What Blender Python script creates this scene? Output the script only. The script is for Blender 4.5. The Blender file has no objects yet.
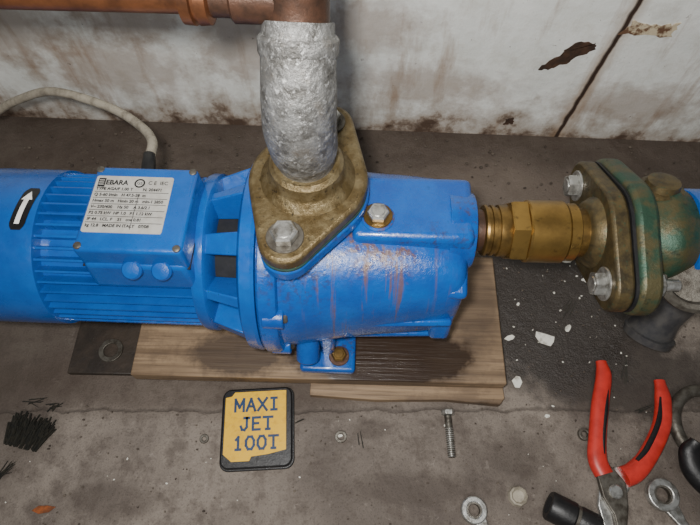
import bpy, bmesh, math, random
from mathutils import Vector, Matrix, Euler
random.seed(7)
S=0.01
scene=bpy.context.scene
COL=scene.collection

# ---------------------------------------------------------------- materials
def rgb(r,g,b):
    def f(c):
        c/=255.0
        return c/12.92 if c<=0.04045 else ((c+0.055)/1.055)**2.4
    return (f(r),f(g),f(b),1)
class NB:
    def __init__(s,name):
        s.m=bpy.data.materials.new(name); s.m.use_nodes=True
        s.nt=s.m.node_tree; s.N=s.nt.nodes; s.L=s.nt.links
        s.b=s.N["Principled BSDF"]
        s.co=s.N.new('ShaderNodeTexCoord').outputs['Object']
        s.sep=None
    def put(s,inp,v):
        if isinstance(v,bpy.types.NodeSocket): s.L.new(v,inp)
        else: inp.default_value=v
    def xyz(s):
        if not s.sep:
            n=s.N.new('ShaderNodeSeparateXYZ'); s.L.new(s.co,n.inputs[0]); s.sep=n
        return s.sep.outputs
    def math(s,op,a,b=0.0,c=None,clamp=False):
        n=s.N.new('ShaderNodeMath'); n.operation=op; n.use_clamp=clamp
        s.put(n.inputs[0],a); s.put(n.inputs[1],b)
        if c is not None: s.put(n.inputs[2],c)
        return n.outputs[0]
    def scaled(s,v3):
        n=s.N.new('ShaderNodeVectorMath'); n.operation='MULTIPLY'
        s.L.new(s.co,n.inputs[0]); n.inputs[1].default_value=v3
        return n.outputs[0]
    def noise(s,scale,detail=5,rough=.6,vec=None,dist=0):
        n=s.N.new('ShaderNodeTexNoise'); n.inputs['Scale'].default_value=scale
        n.inputs['Detail'].default_value=detail; n.inputs['Roughness'].default_value=rough
        n.inputs['Distortion'].default_value=dist
        s.L.new(vec if vec is not None else s.co,n.inputs['Vector']); return n.outputs['Fac']
    def mr(s,v,a,b,c=0.0,d=1.0):
        n=s.N.new('ShaderNodeMapRange'); s.put(n.inputs[0],v)
        for i,k in enumerate((a,b,c,d)): n.inputs[i+1].default_value=k
        return n.outputs[0]
    def mix(s,f,a,b):
        n=s.N.new('ShaderNodeMix'); n.data_type='RGBA'
        s.put(n.inputs[0],f); s.put(n.inputs[6],a); s.put(n.inputs[7],b); return n.outputs[2]
    def blob(s,cx,cy,rx,ry,amt=.8,ns=.35,soft=.35,zaxis=False):
        X=s.xyz(); yy=X[2] if zaxis else X[1]
        dx=s.math('DIVIDE',s.math('SUBTRACT',X[0],cx),rx)
        dy=s.math('DIVIDE',s.math('SUBTRACT',yy,cy),ry)
        d=s.math('SQRT',s.math('ADD',s.math('MULTIPLY',dx,dx),s.math('MULTIPLY',dy,dy)))
        d=s.math('ADD',d,s.math('MULTIPLY',s.math('SUBTRACT',s.noise(ns,6,.65),.5),amt*2))
        return s.mr(d,1-soft,1+soft,1,0)
    def out(s,col,rough=.5,metal=0.0,h=None,hs=.3,hd=.001,coat=0,spec=None):
        s.put(s.b.inputs['Base Color'],col); s.put(s.b.inputs['Roughness'],rough)
        s.put(s.b.inputs['Metallic'],metal)
        if coat: 
            s.b.inputs['Coat Weight'].default_value=coat; s.b.inputs['Coat Roughness'].default_value=.12
        if spec is not None: s.b.inputs['Specular IOR Level'].default_value=spec
        if h is not None:
            n=s.N.new('ShaderNodeBump'); n.inputs['Strength'].default_value=hs
            n.inputs['Distance'].default_value=hd
            s.L.new(h,n.inputs['Height']); s.L.new(n.outputs[0],s.b.inputs['Normal'])
        return s.m
def speckle(name,c1,c2,scale=1.0,lo=.45,hi=.6,rough=.5,metal=0,hs=.3,hd=.001,coat=0,c3=None):
    n=NB(name); f=n.noise(scale,7,.65)
    c=n.mix(n.mr(f,lo,hi),c1,c2)
    if c3: c=n.mix(n.mr(n.noise(scale*2.7,5,.7),.58,.7),c,c3)
    return n.out(c,rough,metal,n.noise(scale*3,6,.7),hs,hd,coat)

def m_blue():
    n=NB('blue_enamel')
    c=n.mix(n.mr(n.noise(.35,5,.6),.35,.7),rgb(0,72,148),rgb(0,86,166))
    c=n.mix(n.math('MULTIPLY',n.mr(n.noise(.8,8,.75),.62,.72),.6),c,rgb(6,38,80))
    return n.out(c,n.mr(n.noise(1.2,4,.5),.3,.7,.2,.42),0,n.noise(2.5,5,.6),.25,.001,.35)
def m_bluecast():
    n=NB('blue_cast_enamel')
    c=n.mix(n.mr(n.noise(.35,5,.6),.35,.7),rgb(0,68,146),rgb(0,86,168))
    c=n.mix(n.math('MULTIPLY',n.mr(n.noise(.7,9,.75),.6,.68),.7),c,rgb(6,34,70))
    b=n.blob(8.5,-2.0,3.4,2.8,.9,.6,.25)
    c=n.mix(n.math('MULTIPLY',b,n.mr(n.noise(1.6,6,.7),.47,.58,0,.85)),c,rgb(96,66,40))
    b2=n.blob(13.5,0,4,3.2,.9,.6,.3)
    c=n.mix(n.math('MULTIPLY',b2,n.mr(n.noise(2.3,6,.7),.52,.62,0,.65)),c,rgb(70,52,40))
    b3=n.blob(2.0,-4.5,4,2.4,.9,.6,.3)
    c=n.mix(n.math('MULTIPLY',b3,n.mr(n.noise(2.0,6,.7),.5,.6,0,.65)),c,rgb(60,48,42))
    # rust runs: narrow in X, long down the casing front
    drip=n.mr(n.noise(1.0,5,.6,n.scaled((1.6,.12,.12))),.56,.64)
    zone=n.blob(8,-5.2,5.5,3.4,.4,.5,.3)
    c=n.mix(n.math('MULTIPLY',n.math('MULTIPLY',drip,zone),.75),c,rgb(104,74,48))
    return n.out(c,n.mr(n.noise(1.2,4,.5),.3,.7,.15,.38),0,n.noise(2.2,6,.65),.4,.0015,.4)
BLUE=m_blue(); CAST=m_bluecast()
DARK=speckle('dark_shade_seam',rgb(12,14,18),rgb(25,25,28),rough=.8)  # near-black colour painting the shade inside hollows; also the lid seam
def m_galv():
    n=NB('corroded_galvanised')
    f=n.noise(.9,8,.7)
    c=n.mix(n.mr(f,.38,.62),rgb(92,90,86),rgb(150,150,148))
    c=n.mix(n.mr(n.noise(.45,6,.7),.55,.67,0,.8),c,rgb(92,82,68))
    c=n.mix(n.mr(n.noise(2.6,6,.7),.56,.66,0,.75),c,rgb(204,204,202))
    return n.out(c,.42,.5,n.math('ADD',f,n.math('MULTIPLY',n.noise(2.8,4,.6),.7)),.75,.0024)
GALV=m_galv()
IRON=speckle('corroded_bronze_flange',rgb(96,80,50),rgb(126,112,82),.9,.42,.64,.38,.6,.6,.0018,c3=rgb(40,32,23))
RUST=speckle('rusty_pipe_metal',rgb(88,62,48),rgb(60,46,38),.8,.4,.65,.45,.5,.4,.001)
COPPER=speckle('tarnished_copper',rgb(134,86,56),rgb(84,56,40),.35,.4,.66,.38,.65,.15,.001)
BRASS=speckle('worn_brass',rgb(160,128,70),rgb(124,98,54),.4,.42,.7,.32,.85,.12,.0006,c3=rgb(106,84,48))
BRASSD=speckle('dull_brass',rgb(134,106,58),rgb(92,72,40),.6,.4,.64,.38,.8,.2,.001)
BRONZE=speckle('brown_bronze',rgb(98,84,54),rgb(64,56,40),.9,.4,.62,.42,.5,.4,.001,c3=rgb(56,82,64))
VERDI=speckle('green_patina_bronze',rgb(46,74,58),rgb(84,78,52),.5,.42,.58,.45,.4,.5,.0015,c3=rgb(30,44,36))
GASK=speckle('green_gasket',rgb(30,66,56),rgb(24,48,42),1,.4,.6,.7)
STEEL=speckle('zinc_steel',rgb(196,196,192),rgb(126,122,114),1.3,.45,.65,.33,.8,.2,.0006)
STEELD=speckle('dirty_steel',rgb(106,102,94),rgb(68,62,54),1.3,.4,.65,.45,.6,.3,.001)
CABLE=speckle('grey_cable_sheath',rgb(160,152,136),rgb(104,96,84),.8,.45,.7,.55,0,.3,.001)
BLACK=speckle('black_plastic',rgb(16,16,18),rgb(28,27,27),1,.4,.6,.4)
GREYP=speckle('grey_plastic',rgb(54,54,56),rgb(76,74,72),.6,.4,.6,.45)
RED=speckle('red_grip',rgb(194,52,42),rgb(162,38,30),.8,.4,.7,.42,0,.1)
YEL=speckle('yellow_label',rgb(226,176,0),rgb(196,146,0),1.2,.5,.72,.5)
INKB=speckle('blue_ink',rgb(10,52,92),rgb(8,44,80),1,rough=.5)
INKK=speckle('black_ink',rgb(22,22,24),rgb(30,30,32),1,rough=.5)
PLATE=speckle('aluminium_plate',rgb(200,198,192),rgb(176,172,164),.9,.4,.7,.42,.35,.05)
WHITE=speckle('white_print',rgb(235,235,230),rgb(215,214,208),1,rough=.6)
CHIP=speckle('flaked_paint',rgb(214,212,202),rgb(150,144,130),1.2,.5,.65,.8)
LEAF=speckle('dry_leaf',rgb(140,74,30),rgb(100,54,24),2,.4,.6,.8)
TWIG=speckle('dark_fibre',rgb(28,28,24),rgb(46,43,34),2,.4,.6,.8)
PEELB=speckle('brown_backing',rgb(78,54,38),rgb(52,37,27),.8,.4,.6,.85,0,.6,.002)
PEELC=speckle('cream_backing',rgb(206,190,160),rgb(104,74,52),.7,.46,.56,.85,0,.6,.002)

def m_wood():
    n=NB('weathered_board')
    g=n.noise(1.0,6,.6,n.scaled((.05,.9,.9)))
    g2=n.noise(1.0,4,.6,n.scaled((.15,4,4)))
    c=n.mix(n.mr(g,.35,.65),rgb(150,126,98),rgb(108,88,66))
    c=n.mix(n.math('MULTIPLY',n.mr(g2,.48,.68),.55),c,rgb(74,56,42))
    c=n.mix(n.math('MULTIPLY',n.mr(n.noise(.25,7,.7),.5,.62),.45),c,rgb(80,64,50))
    st=n.blob(6.5,-4.6,9.5,3.2,.35,.5,.12)
    c=n.mix(n.math('MULTIPLY',st,.92),c,rgb(40,28,21))
    c=n.mix(n.math('MULTIPLY',n.blob(16,2.5,2.6,6,.5,.4,.25),.6),c,rgb(58,44,33))
    c=n.mix(n.math('MULTIPLY',n.blob(-8,-4.6,5,2.2,.6,.6,.2),.8),c,rgb(54,41,31))
    return n.out(c,n.mr(st,0,1,.65,.3),0,n.math('ADD',g,g2),.4,.0012)
WOOD=m_wood()
DWOOD=speckle('oily_dark_board',rgb(40,34,29),rgb(62,52,43),.3,.4,.66,.5,0,.4,.002)

def m_floor():
    n=NB('stained_concrete')
    a=n.noise(.06,8,.62); b=n.noise(.5,8,.7); f=n.noise(5,4,.7)
    c=n.mix(n.mr(a,.38,.6),rgb(92,83,76),rgb(132,122,112))
    c=n.mix(n.math('MULTIPLY',n.mr(b,.47,.62),.6),c,rgb(76,66,59))
    c=n.mix(n.math('MULTIPLY',n.mr(n.noise(.9,7,.75,None,.5),.6,.68),.4),c,rgb(160,150,140))
    c=n.mix(n.math('MULTIPLY',n.mr(f,.53,.68),.55),c,rgb(54,47,41))
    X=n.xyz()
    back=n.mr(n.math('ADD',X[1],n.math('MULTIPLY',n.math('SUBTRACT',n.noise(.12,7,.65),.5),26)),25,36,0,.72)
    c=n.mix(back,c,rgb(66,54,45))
    wet=n.blob(22,23,9.5,9,.5,.3,.14)
    c=n.mix(n.math('MULTIPLY',wet,.88),c,rgb(38,32,28))
    wet2=n.blob(29,16,9,4,.7,.35,.2)
    c=n.mix(n.math('MULTIPLY',wet2,.75),c,rgb(46,39,34))
    c=n.mix(n.math('MULTIPLY',n.blob(-36,21,10,9,.6,.22,.35),.7),c,rgb(60,50,42))
    c=n.mix(n.math('MULTIPLY',n.blob(-14,15.5,24,3.5,.5,.25,.3),.6),c,rgb(66,54,45))
    c=n.mix(n.math('MULTIPLY',n.blob(17,38,16,5,.9,.2,.4),.45),c,rgb(128,114,102))
    for (x,y,rx,ry) in ((6,5,6,1.4),(-22,4,4,1.6),(16,8,3,2),(2,10.5,2,1),(-34,9,5,4),(33,5,6,3)):
        c=n.mix(n.math('MULTIPLY',n.blob(x,y,rx,ry,.7,.6,.3),.45),c,rgb(64,54,47))
    l=n.math('ABSOLUTE',n.math('SUBTRACT',n.math('ADD',X[1],n.math('MULTIPLY',n.noise(.3,5,.6),1.6)),13.2))
    seam=n.mr(l,.06,.22,1,0)
    c=n.mix(n.math('MULTIPLY',seam,.45),c,rgb(56,48,42))
    h=n.math('SUBTRACT',n.math('ADD',n.math('MULTIPLY',b,1.3),n.math('MULTIPLY',f,.5)),n.math('MULTIPLY',seam,.6))
    rg=n.math('SUBTRACT',n.mr(back,0,.7,.82,.48),n.math('MULTIPLY',wet,.5),None,True)
    return n.out(c,n.math('MAXIMUM',rg,.15),0,h,.7,.003)
def m_wall():
    n=NB('peeling_whitewash')
    X=n.xyz(); a=n.noise(.12,8,.65); b=n.noise(.45,9,.72)
    c=n.mix(n.mr(a,.35,.65),rgb(222,224,218),rgb(242,243,238))
    c=n.mix(n.math('MULTIPLY',n.mr(b,.48,.68),.35),c,rgb(184,174,156))
    run=n.noise(1.0,7,.65,n.scaled((.3,.3,.05)))
    c=n.mix(n.mr(run,.54,.7,0,.6),c,rgb(146,112,78))
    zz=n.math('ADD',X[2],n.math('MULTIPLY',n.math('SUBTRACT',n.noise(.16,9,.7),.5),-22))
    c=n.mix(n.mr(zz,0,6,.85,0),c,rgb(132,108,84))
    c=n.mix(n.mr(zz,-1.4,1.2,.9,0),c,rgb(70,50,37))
    for (cx,cz,rx,rz) in ((-28,9,10,4),(9,8,9,3),(-40,14,8,5),(-12,13,5,5),(2,16,6,3),(34,6,8,3),(-24,16,5,3)):
        c=n.mix(n.math('MULTIPLY',n.blob(cx,cz,rx,rz,1.2,.35,.4,True),.5),c,rgb(130,98,70))
    sp=n.mr(n.noise(1.1,8,.75),.635,.67)
    c=n.mix(n.math('MULTIPLY',sp,.85),c,rgb(80,56,40))
    l=n.math('ABSOLUTE',n.math('SUBTRACT',n.math('SUBTRACT',X[0],n.math('MULTIPLY',X[2],.08)),n.math('ADD',26.9,n.math('MULTIPLY',n.noise(.5,3,.5),.5))))
    joint=n.mr(l,.16,.36,1,0)
    c=n.mix(n.mr(l,.3,1.4,.5,0),c,rgb(160,130,98))
    c=n.mix(joint,c,rgb(56,40,30))
    h=n.math('SUBTRACT',n.math('ADD',b,n.math('MULTIPLY',a,.6)),joint)
    return n.out(c,.7,0,h,.5,.003)

# ---------------------------------------------------------------- geometry
def root(name,loc=(0,0,0),rz=0,rot=None):
    e=bpy.data.objects.new(name,None); COL.objects.link(e)
    e.empty_display_size=1
    e.location=Vector(loc)*S; e.scale=(S,S,S)
    e.rotation_euler=rot if rot else (0,0,rz)
    return e
def finish(bm,name,par,mat,smooth=True,bevel=0,seg=2,angle=35):
    bmesh.ops.recalc_face_normals(bm,faces=bm.faces)
    me=bpy.data.meshes.new(name); bm.to_mesh(me); bm.free()
    o=bpy.data.objects.new(name,me); COL.objects.link(o)
    if mat: me.materials.append(mat)
    if par: o.parent=par
    if smooth:
        for p in me.polygons: p.use_smooth=True
        try: me.set_sharp_from_angle(angle=math.radians(angle))
        except Exception: pass
    if bevel>0:
        b=o.modifiers.new('bevel','BEVEL'); b.width=bevel; b.segments=seg; b.limit_method='ANGLE'; b.angle_limit=math.radians(40)
    return o
def box(name,par,c,s,mat,bevel=.1,rot=None,seg=2,taper=1.0):
    bm=bmesh.new(); bmesh.ops.create_cube(bm,size=1)
    for v in bm.verts:
        k=taper if v.co.z>0 else 1
        v.co=Vector((v.co.x*s[0]*k,v.co.y*s[1]*k,v.co.z*s[2]))
    o=finish(bm,name,par,mat,True,bevel,seg)
    o.location=c
    if rot: o.rotation_euler=rot
    return o
def basis(d):
    d=Vector(d).normalized()
    return d.to_track_quat('Z','Y').to_matrix()
def lathe(name,par,p0,d,prof,mat,n=48,angle=35,sides=None):
    if sides: n=sides
    R=basis(d); p0=Vector(p0); bm=bmesh.new(); rings=[]
    for (h,r) in prof:
        ring=[]
        for i in range(n):
            a=2*math.pi*i/n
            ring.append(bm.verts.new(p0+R@Vector((r*math.cos(a),r*math.sin(a),h))))
        rings.append(ring)
    for a,b in zip(rings,rings[1:]):
        for i in range(n): bm.faces.new((a[i],a[(i+1)%n],b[(i+1)%n],b[i]))
    bm.faces.new(rings[0]); bm.faces.new(rings[-1])
    return finish(bm,name,par,mat,True,0,2,angle)
def cyl(name,par,p0,p1,r,mat,n=40,ch=.08,r2=None):
    p0=Vector(p0);p1=Vector(p1);L=(p1-p0).length; r2=r if r2 is None else r2
    return lathe(name,par,p0,p1-p0,[(0,r-ch),(ch,r),(L-ch,r2),(L,r2-ch)],mat,n)
def hexa(name,par,p0,d,L,r,mat,ch=.12,rot=0):
    return lathe(name,par,p0,d,[(0,r-ch*.5),(ch,r),(L-ch,r),(L,r-ch)],mat,6,25)
def bolt(name,par,p,d,r,mat,h=.7,washer=True,wm=None):
    d=Vector(d).normalized(); p=Vector(p)
    if washer: cyl(name+'_washer',par,p,p+d*.18,r*1.35,wm or mat,24,.04); p=p+d*.18
    hexa(name+'_head',par,p,d,h,r,mat)
    cyl(name+'_crown',par,p+d*h*.9,p+d*(h+.08),r*.62,mat,20,.05)
def crom(pts,rad,k=8):
    P=[Vector(p) for p in pts]; out=[];ro=[]
    Q=[P[0]*2-P[1]]+P+[P[-1]*2-P[-2]]; Rr=[rad[0]]+list(rad)+[rad[-1]]
    for i in range(1,len(Q)-2):
        for j in range(k):
            t=j/k;t2=t*t;t3=t2*t
            out.append(.5*((2*Q[i])+(Q[i+1]-Q[i-1])*t+(2*Q[i-1]-5*Q[i]+4*Q[i+1]-Q[i+2])*t2+(3*Q[i]-Q[i-1]-3*Q[i+1]+Q[i+2])*t3))
            ts=t*t*(3-2*t)
            ro.append(Rr[i]*(1-ts)+Rr[i+1]*ts)
    out.append(P[-1]);ro.append(rad[-1]); return out,ro
def sweep(name,par,pts,rad,mat,n=20,k=8,flat=1.0,up=(0,0,1),closed=False):
    if not isinstance(rad,(list,tuple)): rad=[rad]*len(pts)
    P,Rr=crom(pts,rad,k) if k>1 else ([Vector(p) for p in pts],rad)
    bm=bmesh.new();rings=[];prev=None
    for i,p in enumerate(P):
        t=(P[min(i+1,len(P)-1)]-P[max(i-1,0)]).normalized()
        if prev is None:
            s=t.cross(Vector(up)); 
            if s.length<.01: s=t.cross(Vector((1,0,0)))
            s.normalize()
        else:
            s=(prev-t*prev.dot(t)).normalized()
        prev=s; w=s.cross(t).normalized()
        rings.append([bm.verts.new(p+s*math.cos(2*math.pi*j/n)*Rr[i]+w*math.sin(2*math.pi*j/n)*Rr[i]*flat) for j in range(n)])
    for a,b in zip(rings,rings[1:]):
        for j in range(n): bm.faces.new((a[j],a[(j+1)%n],b[(j+1)%n],b[j]))
    bm.faces.new(rings[0]);bm.faces.new(rings[-1])
    return finish(bm,name,par,mat,True,0,2,50)
def prism(name,par,outline,h,mat,M=None,bevel=.1,holes=None,z0=0):
    bm=bmesh.new()
    vs=[bm.verts.new((x,y,z0)) for x,y in outline]
    f=bm.faces.new(vs)
    r=bmesh.ops.extrude_face_region(bm,geom=[f])
    for g in r['geom']:
        if isinstance(g,bmesh.types.BMVert): g.co.z+=h
    if M is not None: bmesh.ops.transform(bm,matrix=M,verts=bm.verts)
    return finish(bm,name,par,mat,True,bevel,2,30)
def ringplate(name,par,outer,inner,h,mat,M=None,bevel=.05):
    bm=bmesh.new();n=len(outer)
    V=[[bm.verts.new((x,y,z)) for x,y in o] for z in (0,h) for o in (outer,inner)]
    ob,ib,ot,it=V
    for i in range(n):
        j=(i+1)%n
        bm.faces.new((ob[i],ob[j],ot[j],ot[i])); bm.faces.new((ib[i],it[i],it[j],ib[j]))
        bm.faces.new((ot[i],ot[j],it[j],it[i])); bm.faces.new((ob[i],ib[i],ib[j],ob[j]))
    if M is not None: bmesh.ops.transform(bm,matrix=M,verts=bm.verts)
    return finish(bm,name,par,mat,True,bevel,2,30)
def loft(name,par,secs,mat,n=64,k=5,angle=50):
    def ci(a,b,c,d,t):
        return .5*((2*b)+(c-a)*t+(2*a-5*b+4*c-d)*t*t+(3*b-a-3*c+d)*t**3)
    Q=[secs[0]]+list(secs)+[secs[-1]];out=[]
    for i in range(1,len(Q)-2):
        for j in range(k):
            out.append([ci(Q[i-1][m],Q[i][m],Q[i+1][m],Q[i+2][m],j/k) for m in range(6)])
    out.append(list(secs[-1]))
    bm=bmesh.new();rings=[]
    for (x,yc,zc,hw,hh,e) in out:
        r=[]
        for i in range(n):
            a=2*math.pi*i/n;c=math.cos(a);s=math.sin(a)
            r.append(bm.verts.new((x,yc+hw*math.copysign(abs(c)**(2/e),c),zc+hh*math.copysign(abs(s)**(2/e),s))))
        rings.append(r)
    for a,b in zip(rings,rings[1:]):
        for i in range(n): bm.faces.new((a[i],a[(i+1)%n],b[(i+1)%n],b[i]))
    bm.faces.new(rings[0]);bm.faces.new(rings[-1])
    return finish(bm,name,par,mat,True,0,2,angle)
def oval(L,W,rend,n=24):
    R=W/2; d=L/2-rend; al=math.acos((R-rend)/d); pts=[]
    def arc(cx,r,a0,a1,m): 
        for i in range(m+1):
            a=a0+(a1-a0)*i/m; pts.append((cx+r*math.cos(a),r*math.sin(a)))
    arc(d,rend,-al,al,n//2); arc(0,R,al,math.pi-al,n//2)
    arc(-d,rend,math.pi-al,math.pi+al,n//2); arc(0,R,math.pi+al,2*math.pi-al,n//2)
    out=[]
    for p in pts:
        if not out or (Vector(p)-Vector(out[-1])).length>.01: out.append(p)
    if (Vector(out[0])-Vector(out[-1])).length<.01: out.pop()
    return out
def circ(r,n=32,c=(0,0)): return [(c[0]+r*math.cos(2*math.pi*i/n),c[1]+r*math.sin(2*math.pi*i/n)) for i in range(n)]
def rrect(w,h,r,m=5):
    pts=[]
    for cx,cy,a0 in ((w/2-r,h/2-r,0),(-w/2+r,h/2-r,90),(-w/2+r,-h/2+r,180),(w/2-r,-h/2+r,270)):
        for i in range(m+1):
            a=math.radians(a0+90*i/m); pts.append((cx+r*math.cos(a),cy+r*math.sin(a)))
    return pts
def text(name,par,s,loc,size,mat,rz=0,align='CENTER',ext=.01,sx=1.0,bold=0):
    c=bpy.data.curves.new(name,'FONT'); c.body=s; c.size=size; c.extrude=ext; c.align_x=align; c.align_y='CENTER'
    c.offset=bold
    c.materials.append(mat)
    o=bpy.data.objects.new(name,c); COL.objects.link(o); o.parent=par; o.location=loc; o.rotation_euler=(0,0,rz); o.scale=(sx,1,1)
    return o
def strokes(name,par,glyphs,origin,w,h,t,mat,gap=.28,serif=.0):
    """block lettering built from thick bars; glyphs in unit boxes"""
    G={'M':[((0,0),(0,1)),((0,1),(.5,.3)),((.5,.3),(1,1)),((1,1),(1,0))],
       'A':[((0,0),(.5,1)),((.5,1),(1,0)),((.2,.36),(.8,.36))],
       'X':[((0,0),(1,1)),((0,1),(1,0))],'I':[((.5,0),(.5,1)),((.2,0),(.8,0)),((.2,1),(.8,1))],
       'J':[((.75,1),(.75,.25)),((.75,.25),(.5,0)),((.5,0),(.2,.05)),((.2,.05),(.05,.3)),((.45,1),(1,1))],
       'E':[((0.1,0),(.1,1)),((.1,1),(.9,1)),((.1,.52),(.7,.52)),((.1,0),(.9,0))],
       'T':[((.5,0),(.5,1)),((0,1),(1,1)),((.3,0),(.7,0))],
       '1':[((.5,0),(.5,1)),((.5,1),(.25,.8)),((.25,0),(.75,0))],
       '0':[((.3,0),(.7,0)),((.7,0),(.95,.3)),((.95,.3),(.95,.7)),((.95,.7),(.7,1)),((.7,1),(.3,1)),((.3,1),(.05,.7)),((.05,.7),(.05,.3)),((.05,.3),(.3,0))]}
    bm=bmesh.new(); tot=len(glyphs)*w+(len(glyphs)-1)*gap*w; x=origin[0]-tot/2;k=0
    for g in glyphs:
        for (a,b) in G[g]:
            A=Vector((x+a[0]*w,origin[1]+(a[1]-.5)*h));B=Vector((x+b[0]*w,origin[1]+(b[1]-.5)*h))
            d=(B-A).normalized();q=Vector((-d.y,d.x))*t/2;A-=d*t/2;B+=d*t/2
            z=origin[2]+.002*(k%4);k+=1
            lo=[bm.verts.new((p.x,p.y,z-.03)) for p in (A-q,B-q,B+q,A+q)]
            hi=[bm.verts.new((p.x,p.y,z+.01)) for p in (A-q,B-q,B+q,A+q)]
            bm.faces.new(hi)
            for i in range(4): bm.faces.new((lo[i],lo[(i+1)%4],hi[(i+1)%4],hi[i]))
        x+=w*(1+gap)
    return finish(bm,name,par,mat,False)
def arcpatch(name,par,pts2,r,axis_z,mat,h=.04):
    bm=bmesh.new();prev=None
    for (x0,x1,s) in pts2:
        a=s/r; row=[]
        for x in (x0,x1):
            row.append(bm.verts.new((x,math.sin(a)*(r+h),axis_z+math.cos(a)*(r+h))))
        if prev: bm.faces.new((prev[0],prev[1],row[1],row[0]))
        prev=row
    return finish(bm,name,par,mat,True)

# ---------------------------------------------------------------- room
def slab(name,c,s,mat,rz=0):
    bm=bmesh.new(); bmesh.ops.create_cube(bm,size=1)
    for v in bm.verts: v.co=Vector((v.co.x*s[0],v.co.y*s[1],v.co.z*s[2]))+Vector(c)
    o=finish(bm,name,None,mat,False); o.scale=(S,S,S); return o
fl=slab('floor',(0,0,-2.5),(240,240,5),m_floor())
wl=slab('wall_back',(0,3,60),(240,6,120),m_wall())
wl.location=Vector((0,49.3,0))*S; wl.rotation_euler=(0,0,math.radians(-2.8))

WR=Matrix.Translation(Vector((0,49.3,0)))@Matrix.Rotation(math.radians(-2.8),4,'Z')@Matrix.Rotation(math.radians(90),4,'X')
def flake(outl,h,mat,name,par,cx,cz,jit=.25,sub=6):
    pts=[]
    for i in range(len(outl)):
        a=Vector(outl[i]);b=Vector(outl[(i+1)%len(outl)])
        for j in range(sub):
            p=a.lerp(b,j/sub)+Vector((random.uniform(-jit,jit),random.uniform(-jit,jit)))
            pts.append((p.x+cx,p.y+cz))
    return prism('flake',par,pts,h,mat,WR,0,z0=-.02)
r=root('wall_patch'); flake([(-2.6,-1.7),(-1.2,-1.6),(.6,-.2),(2.5,1.3),(2.2,2.0),(.2,2.1),(-.7,.6)],.15,PEELB,'f',r,24.1,12.9,.2)
r=root('wall_patch'); flake([(-3.0,-.6),(2.2,-.9),(2.6,.9),(.8,.5),(-2.0,1.1)],.15,PEELC,'f',r,31.4,16.8)
r=root('wall_patch'); flake([(-.6,-.6),(.6,-.3),(.5,.6),(-.4,.4)],.12,PEELB,'f',r,20.3,2.6,.12)

# ---------------------------------------------------------------- boards
r=root('wooden_board',(-3,21.9,0),math.radians(-1.5))
box('top_plank',r,(0,0,1.8),(37.2,14.2,1.6),WOOD,.12)
r=root('wooden_batten',(5.6,14.6,0),math.radians(-1.8))
prism('batten',r,[(-9.6,-1.2),(-3,-1.5),(4,-1.25),(9.4,-1.6),(9.9,-.9),(9.7,2.5),(-9.6,2.5)],.95,WOOD,None,.08)
r=root('dark_board',(-25.2,21.2,0),math.radians(-1))
box('plank',r,(0,0,.35),(7.6,10.5,.7),DWOOD,.1)

# ---------------------------------------------------------------- pump
pr=root('water_pump',(-6.3,24.0,0),math.radians(-2.2))
AZ=11.5
ax=(1,0,0)
lathe('fan_cover',pr,(-27,0,AZ),ax,[(0,3),(0,5.6),(.35,6.4),(1.1,6.9),(2,7.05),(7.6,7.05),(8.0,7.0),(8.05,6.5)],BLUE,64)
lathe('fan_cover_rear',pr,(-27.15,0,AZ),ax,[(0,4.6),(.2,4.8),(.3,4.8)],DARK,32)
lathe('motor_barrel',pr,(-19.3,0,AZ),ax,[(0,6.2),(.2,5.8),(12.9,5.8),(13.2,6.2)],BLUE,64)
bm=bmesh.new()
for i in range(44):
    a=2*math.pi*i/44+.05
    r0,r1=5.5,6.75; w0,w1=.17,.09
    u=Vector((0,math.sin(a),math.cos(a))); t=Vector((0,math.cos(a),-math.sin(a)))
    vs=[]
    for X in (-19.0,-6.2):
        for (rr,w) in ((r0,-w0),(r0,w0),(r1,w1),(r1,-w1)):
            vs.append(bm.verts.new(Vector((X,0,AZ))+u*rr+t*w))
    for q in ((0,1,2,3),(7,6,5,4),(0,4,5,1),(1,5,6,2),(2,6,7,3),(3,7,4,0)): bm.faces.new([vs[k] for k in q])
finish(bm,'cooling_fins',pr,BLUE,False)
lathe('end_shield',pr,(-6.3,0,AZ),ax,[(0,6.4),(0,7.0),(.3,7.15),(1.0,7.15),(1.2,6.9),(1.4,5.0)],BLUE,64)
lathe('bracket_core',pr,(-5.2,0,AZ),ax,[(0,4.6),(3.4,4.9)],DARK,40)  # coloured near-black for the shade between the bracket ribs
bm=bmesh.new()
for i in range(10):
    a=2*math.pi*(i+.35)/10; hw=.15 if i%2 else .08
    vs=[]
    for X,r0,r1 in ((-5.2,4.6,6.9),(-1.9,4.8,8.1)):
        for (rr,da) in ((r0,-hw),(r0,hw),(r1,hw*.8),(r1,-hw*.8)):
            vs.append(bm.verts.new((X,rr*math.sin(a+da),AZ+rr*math.cos(a+da))))
    for q in ((0,1,2,3),(7,6,5,4),(0,4,5,1),(1,5,6,2),(2,6,7,3),(3,7,4,0)): bm.faces.new([vs[k] for k in q])
finish(bm,'bracket_ribs',pr,BLUE,True,.12)
lathe('rear_flange',pr,(-2.3,0,AZ),ax,[(0,6.6),(0,8.2),(.25,8.6),(1.15,8.75),(1.4,8.6),(1.42,8.4)],BLUE,72)
lathe('front_flange',pr,(-.85,0,AZ),ax,[(0,8.3),(.1,8.7),(.3,8.88),(1.3,8.88),(1.6,8.7),(1.9,8.0)],CAST,72)
for i in range(8):
    a=2*math.pi*(i+.5)/8
    p=Vector((-.4,8.1*math.sin(a),AZ+8.1*math.cos(a)))
    if p.z<5: continue
    cyl('flange_lug_%d'%i,pr,p,p+Vector((1.7,0,0)),.95,CAST,20)
    hexa('flange_screw_%d'%i,pr,p+Vector((1.6,0,0)),(1,0,0),.4,.5,STEELD)
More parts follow.
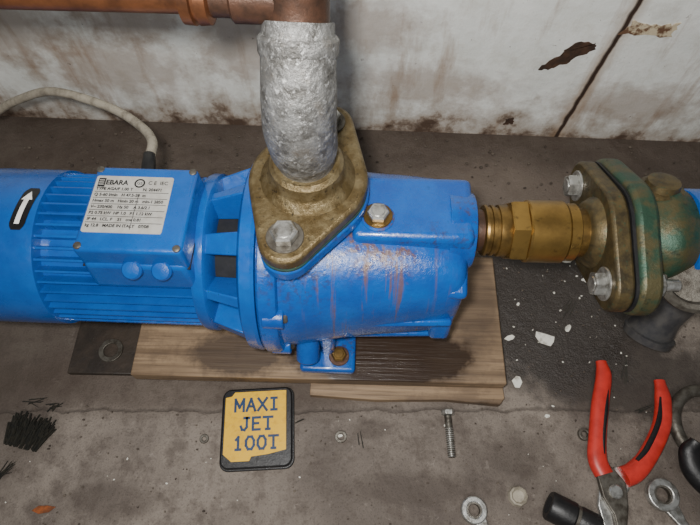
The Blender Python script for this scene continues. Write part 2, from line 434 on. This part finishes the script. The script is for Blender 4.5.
loft('pump_casing',pr,[(.2,0,AZ,8.3,8.3,2),(1.6,0,AZ+.1,8.1,8.2,2.1),(4,0,AZ+.2,7.6,7.6,2.3),(8,0,AZ+.4,6.9,7.0,2.5),(12,0,AZ+.5,6.4,6.6,2.8),(14.6,0,AZ+.5,6.0,6.2,3),(15.6,0,AZ+.5,5.5,5.7,3),(16.0,0,AZ+.5,4.6,5.0,2.8)],CAST)
box('suction_ridge',pr,(11.3,.3,17.2),(10.2,6.4,4.8),CAST,.55,None,4,.92)
lathe('suction_boss',pr,(14.2,.1,16.5),ax,[(0,3.4),(1.7,3.3),(2.1,3.1),(2.2,2.7)],CAST,40)
for y,z,rx in ((-3.9,15.6,.6),(-5.6,11.5,1.2),(-4.8,7.4,2.0),(4.4,15,-.6)):
    box('casing_rib',pr,(9.5,y*1.1,AZ+(z-AZ)*1.1),(11.5,.7,1.3),CAST,.25,(rx*.8,0,math.copysign(.045,-y)),3)
box('front_pad',pr,(15.0,-3.2,14.6),(1.9,4.0,4.2),CAST,.5,(.4,0,0),3)
box('front_pad_low',pr,(14.6,-4.8,10.0),(1.9,2.8,4.4),CAST,.5,(-.2,0,0),3)
cyl('plug_boss',pr,(8.5,-.9,19.2),(8.5,-.9,19.85),1.3,CAST,32,.15)
bolt('priming_plug',pr,(8.5,-.9,19.8),(0,0,1),.85,STEEL,.6,True,BRASSD)
lathe('discharge_boss',pr,(3.1,.8,16.5),(0,0,1),[(0,5.0),(2,4.4),(3.6,4.1),(3.9,4.0)],CAST,48)
box('pump_foot',pr,(4.4,-.2,3.2),(5.4,16.6,1.15),CAST,.35,None,3)
box('foot_web',pr,(4.4,-3.6,6.0),(1.4,6.5,5.0),CAST,.3,None,3)
box('foot_web_back',pr,(4.4,3.6,6.0),(1.4,6.5,5.0),CAST,.3,None,3)
bolt('foot_bolt',pr,(5.5,-7.0,3.75),(0,0,1),.75,BRASSD,.6,True,RUST)
bolt('foot_bolt_back',pr,(4.4,6.9,3.75),(0,0,1),.75,BRASSD,.6,True,RUST)
cyl('drain_lug',pr,(2.6,-7.9,5.2),(2.6,-6.2,7.2),1.1,CAST,24,.15)
# terminal box
BX,BY=-10.0,-1.2
box('terminal_box_skirt',pr,(BX,BY+.2,16.9),(8.6,9.3,3.4),BLUE,.5,None,4,.93)
box('terminal_box_lid',pr,(BX,BY,19.1),(8.3,7.9,2.6),BLUE,.35,None,4,.98)
box('lid_seam',pr,(BX,BY,18.0),(8.35,7.95,.12),DARK,.02)
for X in (BX-.2,BX+2.1):
    lathe('knockout_cap',pr,(X,BY-4.0,17.9),(0,-.6,.75),[(0,.8),(.5,.8),(.7,.65),(.75,.3)],BLUE,28)
for X,Y in ((-3.8,-3.6),(3.8,-3.6),(3.8,3.6),(-3.8,3.6)):
    lathe('lid_screw',pr,(BX+X*.97,BY+Y*.97,20.3),(0,0,1),[(0,.3),(.14,.3),(.2,.2)],STEELD,16)
PX,PY=BX-.7,BY+.25
prism('name_plate',pr,rrect(6.1,5.2,.2),.06,PLATE,Matrix.Translation((PX,PY,20.4)),0)
tz=20.48
box('logo_block',pr,(PX-2.55,PY+1.95,tz),(.55,.8,.03),INKK,0)
for i in range(3): box('logo_bar',pr,(PX-2.55,PY+1.75+.2*i,tz+.02),(.4,.07,.03),PLATE,0)
text('plate_brand',pr,'EBARA',(PX-1.35,PY+1.95,tz),.62,INKK,0,'CENTER',.01,.95,.015)
ringplate('ce_mark',pr,circ(.42,24),circ(.3,24),.02,INKK,Matrix.Translation((PX+.45,PY+1.95,tz)),0)
text('plate_gs',pr,'GS',(PX+.45,PY+1.95,tz),.36,INKK)
text('plate_ce',pr,'C E  IEC',(PX+1.9,PY+2.0,tz),.45,INKK)
rows=['TYPE AGA/F 1.00 T        N. 204471','Q 5-60 l/min   H 47.5-20  m','Hmax 50 m   Hmin 20 m   min-1 2850','V~ 230/400    Hz 50    A 3.6/2.1','P2 0.75 kW  HP 1.0   P1 1.12 kW','IP 44   I.CL. F    S1   cos 0.81','kg 12.8   MADE IN ITALY   07/08']
for i,s in enumerate(rows):
    y=PY+1.35-.56*i
    text('plate_row_%d'%i,pr,s,(PX-2.85,y,tz),.36,INKK,0,'LEFT',.008,.98,.008)
    if i: box('plate_rule_%d'%i,pr,(PX,y+.28,tz),(5.8,.03,.02),INKK,0)
box('plate_divider',pr,(PX+.6,PY-.7,tz),(.03,3.2,.02),INKK,0)
# rotation sticker
r0=7.05
L=4.0;n=14
st=[]
for i in range(n+1):
    s=-L/2+L*i/n; e=min(i,n-i); ins={0:.28,1:.08}.get(e,0)
    st.append((-20.75+ins+.12*s,-19.45-ins+.12*s,s-.3))
arcpatch('rotation_sticker',pr,st,r0,AZ,BLACK,.03)
cx=-20.1
arcpatch('arrow_shaft',pr,[(cx-.2+.12*s,cx+.2+.12*s,s) for s in [-1.8+2.2*i/8 for i in range(9)]],r0,AZ,WHITE,.06)
arcpatch('arrow_head',pr,[(cx-.45*(1-i/4)+.12*(.4+.22*i),cx+.45*(1-i/4)+.001+.12*(.4+.22*i),.4+.88*i/4) for i in range(5)],r0,AZ,WHITE,.06)
lathe('cable_gland',pr,(-11.2,2.6,17.4),(0,1,0),[(0,.95),(.5,.95),(.5,.8),(1.0,.8),(1.5,.62),(1.6,.5)],BLACK,24)

r=root('power_cable')
sweep('sheath',r,[(-17.4,28.0,17.4),(-17.5,30.2,17.6),(-18.1,33.0,16.6),(-20.2,36,15.3),(-24,39.0,14.6),(-30.5,41.8,14.0),(-36,43.3,11.4),(-41,44.2,8.2),(-48,44.8,3.2),(-55,43,.6),(-75,40,.5)],[.45]*11,CABLE,16)
sweep('gland_tail',r,[(-17.4,28.0,17.4),(-17.45,29.4,17.6),(-17.6,30.6,17.6)],[.62,.58,.5],BLACK,16)

# ---------------------------------------------------------------- discharge flange + elbow
fr=root('discharge_pipe',(-3.15,24.7,0))
Mf=Matrix.Rotation(math.radians(75),4,'Z')
prism('pump_side_flange',fr,oval(15.2,9.3,1.9),1.2,CAST,Matrix.Translation((0,0,19.6))@Mf,.2)
prism('gasket',fr,oval(15.0,9.0,1.9),.2,GASK,Matrix.Translation((0,0,20.8))@Mf,0)
prism('companion_flange',fr,oval(15.0,9.0,2.0),1.3,IRON,Matrix.Translation((0,0,21.0))@Mf,.3)
lathe('flange_hub',fr,(0,0,22.1),(0,0,1),[(0,3.7),(.3,3.5),(.8,3.0),(1.0,2.85),(1.9,2.7),(2.2,2.4)],IRON,48)
d=Vector((math.cos(math.radians(75)),math.sin(math.radians(75)),0))
bolt('lower_bolt',fr,-d*5.5+Vector((0,0,22.3)),(0,0,1),1.0,STEEL,.8,True,STEELD)
bolt('upper_bolt',fr,d*5.5+Vector((0,0,22.3)),(0,0,1),1.0,STEEL,.8,True,STEELD)
sweep('elbow',fr,[(0,.2,23.0),(0,.05,24.4),(-.05,-.2,26.2),(-.1,-.45,28.2),(0,-.2,30.4),(.1,.7,32.4),(.2,2.0,34.2)],[1.75,2.1,2.38,2.42,2.35,2.25,2.1],GALV,48)
lathe('elbow_collar',fr,(.1,.9,32.4),(.05,.6,1),[(0,2.1),(.25,2.3),(.5,2.4),(1.2,2.4),(1.4,2.25),(1.5,1.9)],GALV,44)
sweep('riser',fr,[(.1,1.8,33.6),(.15,2.6,35.4),(.2,3.0,37.5),(.2,3.0,42),(.2,3.0,90)],[1.9]*5,RUST,32)
cr=root('copper_pipe',(-3.0,27.2,35.4),math.radians(-2.2))
cyl('branch_socket',cr,(-3.6,0,0),(-.8,0,0),1.5,RUST,32,.15)
cyl('nipple',cr,(-4.9,0,0),(-3.4,0,0),1.2,RUST,32,.05)
lathe('union_ring',cr,(-6.4,0,0),(1,0,0),[(0,1.3),(.1,1.6),(.7,1.65),(.75,1.4),(.95,1.4),(1.0,1.65),(1.6,1.6),(1.7,1.3)],COPPER,32)
cyl('pipe_run',cr,(-70,0,0),(-6.2,0,0),1.05,COPPER,32,.05)

# ---------------------------------------------------------------- suction line
sr=root('suction_line',(0,23.8,16.5),math.radians(-1.5))
cyl('nipple',sr,(9.7,0,0),(12.4,0,0),1.75,RUST,32,.05)
lathe('brass_hub',sr,(10.9,0,0),ax,[(0,1.9),(.1,2.1),(.3,2.15),(.35,1.98),(.6,1.98),(.65,2.12),(.9,2.12),(.95,1.98),(1.2,1.98),(1.25,2.15),(2.0,2.2),(2.2,2.1)],BRASSD,40)
hexa('brass_hex',sr,(13.0,0,0),ax,1.5,2.7,BRASS,.2)
lathe('brass_body',sr,(14.4,0,0),ax,[(0,2.45),(.15,2.6),(3.0,2.6),(3.2,2.45),(3.25,2.3)],BRASS,56)
lathe('brass_collar',sr,(17.5,0,0),ax,[(0,2.3),(.1,2.4),(.9,2.4),(1.0,2.25)],BRASS,48)
lathe('brass_tail',sr,(18.4,0,0),ax,[(0,2.15),(.1,2.05),(.8,2.05),(.9,1.9),(1.4,1.8)],BRASSD,36)
Mx=Matrix.Rotation(math.radians(90),4,'Y')@Matrix.Rotation(math.radians(90),4,'Z')
lathe('flange_hub',sr,(19.2,0,0),ax,[(0,2.3),(.2,2.6),(.8,3.0),(1.0,3.1)],BRONZE,40)
tilt=Matrix.Rotation(math.radians(-6),4,'X')
prism('bronze_flange',sr,oval(14.6,8.0,2.0),1.4,BRONZE,tilt@Matrix.Translation((20.0,.1,0))@Mx,.25)
prism('flange_gasket',sr,oval(14.6,8.2,2.0),.25,INKK,tilt@Matrix.Translation((21.4,.1,0))@Mx,0)
prism('valve_flange',sr,oval(15.0,9.2,2.5),1.7,VERDI,tilt@Matrix.Translation((21.65,.1,0))@Mx,.35)
for s in (-1,1):
    p=tilt@Vector((20.0,.1+5.1*s,0))
    bolt('flange_bolt',sr,p,(-1,0,0),1.0,STEEL,.8,True,STEEL)
    p=tilt@Vector((23.35,.1+5.1*s,0))
    bolt('flange_nut',sr,p,(1,0,0),.95,STEEL,.9,True,STEEL)
    cyl('bolt_end',sr,p+Vector((.8,0,0)),p+Vector((2.4,0,0)),.48,STEEL,16)
loft('valve_body',sr,[(23.2,0,0,3.3,3.1,2),(24.2,.2,0,4.0,3.5,2.2),(25.4,.3,0,4.4,3.8,2.3),(26.8,.2,0,3.8,3.4,2.2),(28.4,0,0,3.0,3.0,2)],VERDI)
lathe('valve_cap',sr,(24.9,2.2,2.4),(0,.35,1),[(0,1.8),(.8,1.7),(.9,1.35),(1.4,1.25),(1.5,.8)],BRONZE,36)
lathe('blue_union',sr,(27.0,0,0),ax,[(0,2.8),(.2,3.7),(.4,3.8),(2.2,3.8),(2.6,3.3),(4,3.0),(16,3.0)],BLUE,40)
lathe('steel_ring',sr,(27.4,-4.0,.3),(-.25,-.45,.85),[(0,1.9),(0,2.7),(.25,2.9),(.7,2.9),(.9,2.6),(.8,2.2),(.3,2.0)],STEELD,40)
hz=-16.5
sweep('drain_hose',sr,[(31.0,-3.0,hz+2.6),(31.4,-1.9,hz+4.6),(32.3,-1.0,hz+7),(33.0,-.5,hz+10),(33.0,-.2,hz+14.5)],[2.2,2.1,2.1,2.1,2.1],GREYP,32)
lathe('hose_rim',sr,(30.8,-3.6,hz+1.9),(.3,.7,.95),[(0,1.7),(.05,2.4),(.8,2.5),(.9,2.2)],GREYP,36)
lathe('hose_bore_shade',sr,(30.75,-3.65,hz+1.84),(.3,.7,.95),[(0,1.8),(.1,1.8)],DARK,30)  # dark disc on the closed end, painted shade of an open bore

# ---------------------------------------------------------------- label case
r=root('labelled_case',(-9.1,10.6,0),math.radians(3))
prism('case_body',r,[(p[0],p[1]) for p in rrect(6.9,7.6,.8)],.9,BLACK,None,.15)
prism('case_base',r,rrect(7.2,7.9,.9),.35,BLACK,None,.08)
prism('label',r,[(-3.1,-2.6),(-2.3,-3.3),(-.6,-3.3),(-.4,-2.9),(1.2,-2.75),(2.9,-2.4),(2.9,3.3),(-2.2,3.3),(-2.5,2.9),(-3.1,2.8)],.05,YEL,Matrix.Translation((-.05,.15,.9)),0)
for s,y,w_ in (('MAXI',2.05,.82),('JET',.2,.82),('100T',-1.6,.82)):
    strokes('label_'+{'MAXI':'top','JET':'middle','100T':'bottom'}[s],r,s,(-.05,y+.1,.97),w_,1.15,.24,INKB,.38)

# ---------------------------------------------------------------- small hardware
r=root('hex_bolt',(9.75,10.2,0),math.radians(1))
cyl('shank',r,(0,-2.4,.42),(0,1.6,.42),.36,STEELD,20)
for i in range(14): cyl('thread_%d'%i,r,(0,-2.35+.2*i,.42),(0,-2.25+.2*i,.42),.42,STEEL,16,.04)
hexa('head',r,(0,1.6,.58),(0,1,0),.55,.66,STEEL)
def washer(name,x,y,ro,ri,mat,z=0,h=.2):
    r=root(name,(x,y,z)); ringplate('ring',r,circ(ro),circ(ri),h,mat); return r
washer('steel_washer',-25.0,18.4,1.25,.75,STEELD,.7,.25)
washer('steel_washer',-.9,9.8,.6,.3,STEELD)
washer('steel_washer',-14.3,9.6,.45,.2,STEELD)
washer('hex_nut',23.0,10.0,.6,.3,STEELD,0,.5)

r=root('pliers')
def grip(nm,pts,rad): sweep(nm,r,pts,rad,RED,20,8,.75)
grip('grip_left',[(26.0,17.2,.8),(25.9,15.6,.85),(24.9,12.8,.9),(24.0,9.8,.9),(23.5,7.6,.95),(23.8,6.2,1.0)],[.55,.78,.84,.84,.9,.9])
grip('grip_right',[(31.5,15.2,.8),(31.3,13.2,.85),(30.4,10.6,.9),(28.4,7.9,.9),(26.8,6.5,.95),(25.6,6.0,1.0)],[.55,.8,.86,.86,.95,.95])
sweep('grip_inlay',r,[(30.9,13.4,1.3),(30.0,11.0,1.42),(28.3,8.6,1.42),(27.0,7.4,1.42)],[.12,.26,.26,.2],BLACK,12,8,.6)
sweep('grip_inlay_left',r,[(26.0,14.8,1.3),(25.2,12.3,1.42),(24.4,9.8,1.42),(24.0,8.0,1.42)],[.1,.2,.2,.15],BLACK,12,8,.6)
prism('jaw_left',r,[(23.0,6.6),(24.6,6.9),(25.6,5.4),(25.3,3.4),(24.6,1.2),(24.0,.6),(23.85,2.8),(23.2,4.2)],.55,STEELD,Matrix.Translation((0,0,.75)),.1)
prism('jaw_right',r,[(26.6,6.4),(25.2,7.0),(23.4,5.6),(22.8,3.6),(23.0,1.6),(23.8,.6),(23.95,2.8),(25.0,3.9),(26.0,4.9)],.55,STEEL,Matrix.Translation((0,0,.2)),.1)
cyl('pivot',r,(24.4,4.7,.2),(24.4,4.7,1.55),.62,STEEL,28,.1)

def spanner(x,y,ro,ri,ang,L,w):
    r=root('spanner',(x,y,0),ang)
    ringplate('ring_end',r,circ(ro,36),circ(ri,36),.75,STEEL,None,.12)
    ringplate('ring_bore',r,circ(ri+.12,12),circ(ri-.12,12),.6,STEELD,Matrix.Translation((0,0,.07)),.02)
    prism('shank',r,[(ro*.85,-w*.8),(ro+1.2,-w*.5),(L,-w*.6),(L,w*.6),(ro+1.2,w*.5),(ro*.85,w*.8)],.45,STEEL,Matrix.Translation((0,0,.12)),.12)
    prism('open_end',r,[(L-.3,-w*.7),(L+1,-w*1.6),(L+2.6,-w*1.7),(L+3,-w*.7),(L+1.6,-w*.5),(L+1.6,w*.5),(L+3.2,w*.7),(L+2.8,w*1.8),(L+1,w*1.6),(L-.3,w*.7)],.55,STEEL,Matrix.Translation((0,0,.08)),.1)
spanner(11.4,3.2,1.2,.66,math.radians(-62),11,.75)
spanner(29.1,4.5,1.45,.8,math.radians(-64),14,.9)
r=root('drive_socket')
a=Vector((18.0,3.6,1.35));b=Vector((22.4,1.4,1.35));dd=(b-a).normalized()
lathe('socket',r,a,dd,[(0,.85),(0,1.2),(.15,1.3),(2.2,1.3),(2.4,1.15),(2.6,1.15),(2.8,1.25),(4.4,1.25),(4.55,1.1),(4.55,.5)],BLACK,32)
lathe('socket_bore_shade',r,a-dd*.02,dd,[(0,.8),(.03,.8)],DARK,12)  # dark disc, shade of the hollow put in as colour
cyl('drive_band',r,a+dd*2.35,a+dd*2.65,1.19,STEELD,32,.02)
r=root('plastic_cap',(15.7,4.4,0),.3)
lathe('cap',r,(0,0,0),(0,0,1),[(0,.95),(.5,.85),(.6,.7),(.35,.55),(.3,.2)],CABLE,9,20)
r=root('rubber_gasket',(35.2,10.6,.75))
pts=[(3.3*math.cos(t*math.pi/12),3.6*math.sin(t*math.pi/12),0) for t in range(5,30)]
sweep('ring',r,pts,[.6]*len(pts),STEELD,18,4)
r=root('tool_handle')
sweep('handle',r,[(32.6,9.0,2.3),(32.0,8.0,1.6),(32.4,6.4,1.2),(33.8,5.0,1.2),(36.5,3.8,1.1),(40,3.5,1)],[.6,.95,1.15,1.3,1.15,1.0],BLACK,20,8,.8)

# ---------------------------------------------------------------- debris
r=root('wire_brush_bristles',(-31.6,10.2,0),math.radians(-12))
bm=bmesh.new()
def stick(bm,p,q,w):
    p=Vector(p);q=Vector(q);R=basis(q-p)
    A=[bm.verts.new(p+R@Vector((w*math.cos(k*2.094),w*math.sin(k*2.094),0))) for k in range(3)]
    B=[bm.verts.new(q+R@Vector((w*.6*math.cos(k*2.094),w*.6*math.sin(k*2.094),0))) for k in range(3)]
    for k in range(3): bm.faces.new((A[k],A[(k+1)%3],B[(k+1)%3],B[k]))
    bm.faces.new(A);bm.faces.new(B)
for i in range(230):
    x=random.uniform(-2.0,2.0);y=random.uniform(-1.0,.4); z=random.uniform(.15,1.1)
    stick(bm,(x*.85,y-.6,z*.5+.1),(x+random.uniform(-.1,.8),y+random.uniform(.6,1.5),z+random.uniform(-.1,.4)),.12)
finish(bm,'bristles',r,TWIG,False)
r=root('dry_leaf',(-28.4,3.3,0),.1)
prism('leaf',r,[(-1.1,0),(-.5,.35),(.3,.3),(1.1,.1),(.5,-.3),(-.4,-.35)],.12,LEAF,None,.03)

deb=root('floor_debris')
r=deb
bm=bmesh.new()
for (x,y,L_,a,c) in ((-32,13.2,2.5,0.0,5),(-29.8,12.9,1.2,.6,10),(-33,6.3,2.6,.7,9),(-34.5,5.4,1.5,-.5,5),(24.3,23.6,2.4,1.0,4),(28.6,16.5,3,1.3,3),(29.5,12.5,2,.4,3),(1.2,9.7,1.6,1.8,2),(26,16,2,-.8,3),(-4.8,11.5,1.2,.5,2)):
    for i in range(c):
        aa=a+random.uniform(-.5,.5)*(1 if c>4 else .3); xx=x+random.uniform(-.4,.4); yy=y+random.uniform(-.3,.3); l=L_*random.uniform(.5,1)
        stick(bm,(xx-l/2*math.cos(aa),yy-l/2*math.sin(aa),.1),(xx+l/2*math.cos(aa),yy+l/2*math.sin(aa),random.uniform(.1,.35)),.07)
finish(bm,'sticks',r,TWIG,False)
bm=bmesh.new()
def chip(x,y,rx,ry,a,z=.0,h=.08):
    n=random.randint(6,9);V=[];W=[]
    tl=random.uniform(0,.15)
    for i in range(n):
        t=2*math.pi*i/n;k=random.uniform(.65,1.1);px=rx*k*math.cos(t);py=ry*k*math.sin(t)
        X=x+px*math.cos(a)-py*math.sin(a);Y=y+px*math.sin(a)+py*math.cos(a)
        zz=z+max(0,px*tl)
        V.append(bm.verts.new((X,Y,zz)));W.append(bm.verts.new((X,Y,zz+h)))
    bm.faces.new(W);bm.faces.new(V)
    for i in range(n): bm.faces.new((V[i],V[(i+1)%n],W[(i+1)%n],W[i]))
for c in ((20.9,20.0,1.3,.75,-.5),(17.3,15.3,.55,.95,-.2),(17.2,20.1,.7,.4,.2),(25,29.4,.7,.35,0),(23.6,21.2,.5,.3,1),(19.8,11.8,.3,.2,0),(26.5,27,.35,.2,0),(-1.0,9.9,.3,.2,0),(18.6,24,.3,.2,1)):
    chip(*c)
for i in range(38):
    x=random.uniform(17,31);y=random.uniform(12,30);q=random.uniform(.05,.16); chip(x,y,q,q*.7,random.uniform(0,3))
for i in range(22):
    x=random.uniform(-40,30);y=random.uniform(0,12);q=random.uniform(.04,.13); chip(x,y,q,q*.7,random.uniform(0,3))
finish(bm,'flakes',r,CHIP,False)
bm=bmesh.new()
for i in range(620):
    if random.random()<.55: x=random.uniform(-42,42);y=random.uniform(-4,13)
    else: x=random.uniform(17,40);y=random.uniform(10,46)
    q=random.uniform(.04,.17)
    mt=Matrix.Translation((x,y,q*.5))@Euler((random.random()*3,random.random()*3,0)).to_matrix().to_4x4()@Matrix.Diagonal((q,q*.8,q*.6,1))
    bmesh.ops.create_icosphere(bm,subdivisions=1,radius=1,matrix=mt)
for i in range(160):
    x=random.uniform(-44,44);y=random.uniform(40,48)-.05*x*1.0;q=random.uniform(.06,.28)
    mt=Matrix.Translation((x,min(y,49.0-.05*x-.4),q*.5))@Matrix.Diagonal((q,q*.8,q*.6,1))
    bmesh.ops.create_icosphere(bm,subdivisions=1,radius=1,matrix=mt)
finish(bm,'grains',r,speckle('grit_stone',rgb(58,49,42),rgb(100,90,79),.4,.4,.6,.9),False)

# ---------------------------------------------------------------- light
def area(name,loc,tgt,size,e,col=(1,1,1)):
    l=bpy.data.lights.new(name,'AREA'); l.size=size;l.energy=e;l.color=col
    o=bpy.data.objects.new(name,l);COL.objects.link(o);o.location=Vector(loc)*S
    o.rotation_euler=(Vector(tgt)-Vector(loc)).to_track_quat('-Z','Y').to_euler(); return o
area('phone_flash',(-3,1,58),(0,31,0),.03,3.7,(1,.98,.95))
area('front_fill',(-20,-70,140),(0,40,5),.5,7.5,(1,.97,.93))  # unseen soft fill, added above and in front to brighten the wall
w=bpy.data.worlds.new('w');scene.world=w;w.use_nodes=True
w.node_tree.nodes['Background'].inputs[0].default_value=(.9,.95,1,1)
w.node_tree.nodes['Background'].inputs[1].default_value=.12

cam=bpy.data.cameras.new('camera');co=bpy.data.objects.new('camera',cam);COL.objects.link(co)
cam.sensor_width=36;cam.lens=540/700*36;cam.clip_start=.01
co.location=(0,0,.55);co.rotation_euler=(math.radians(90-62),0,0)
scene.camera=co
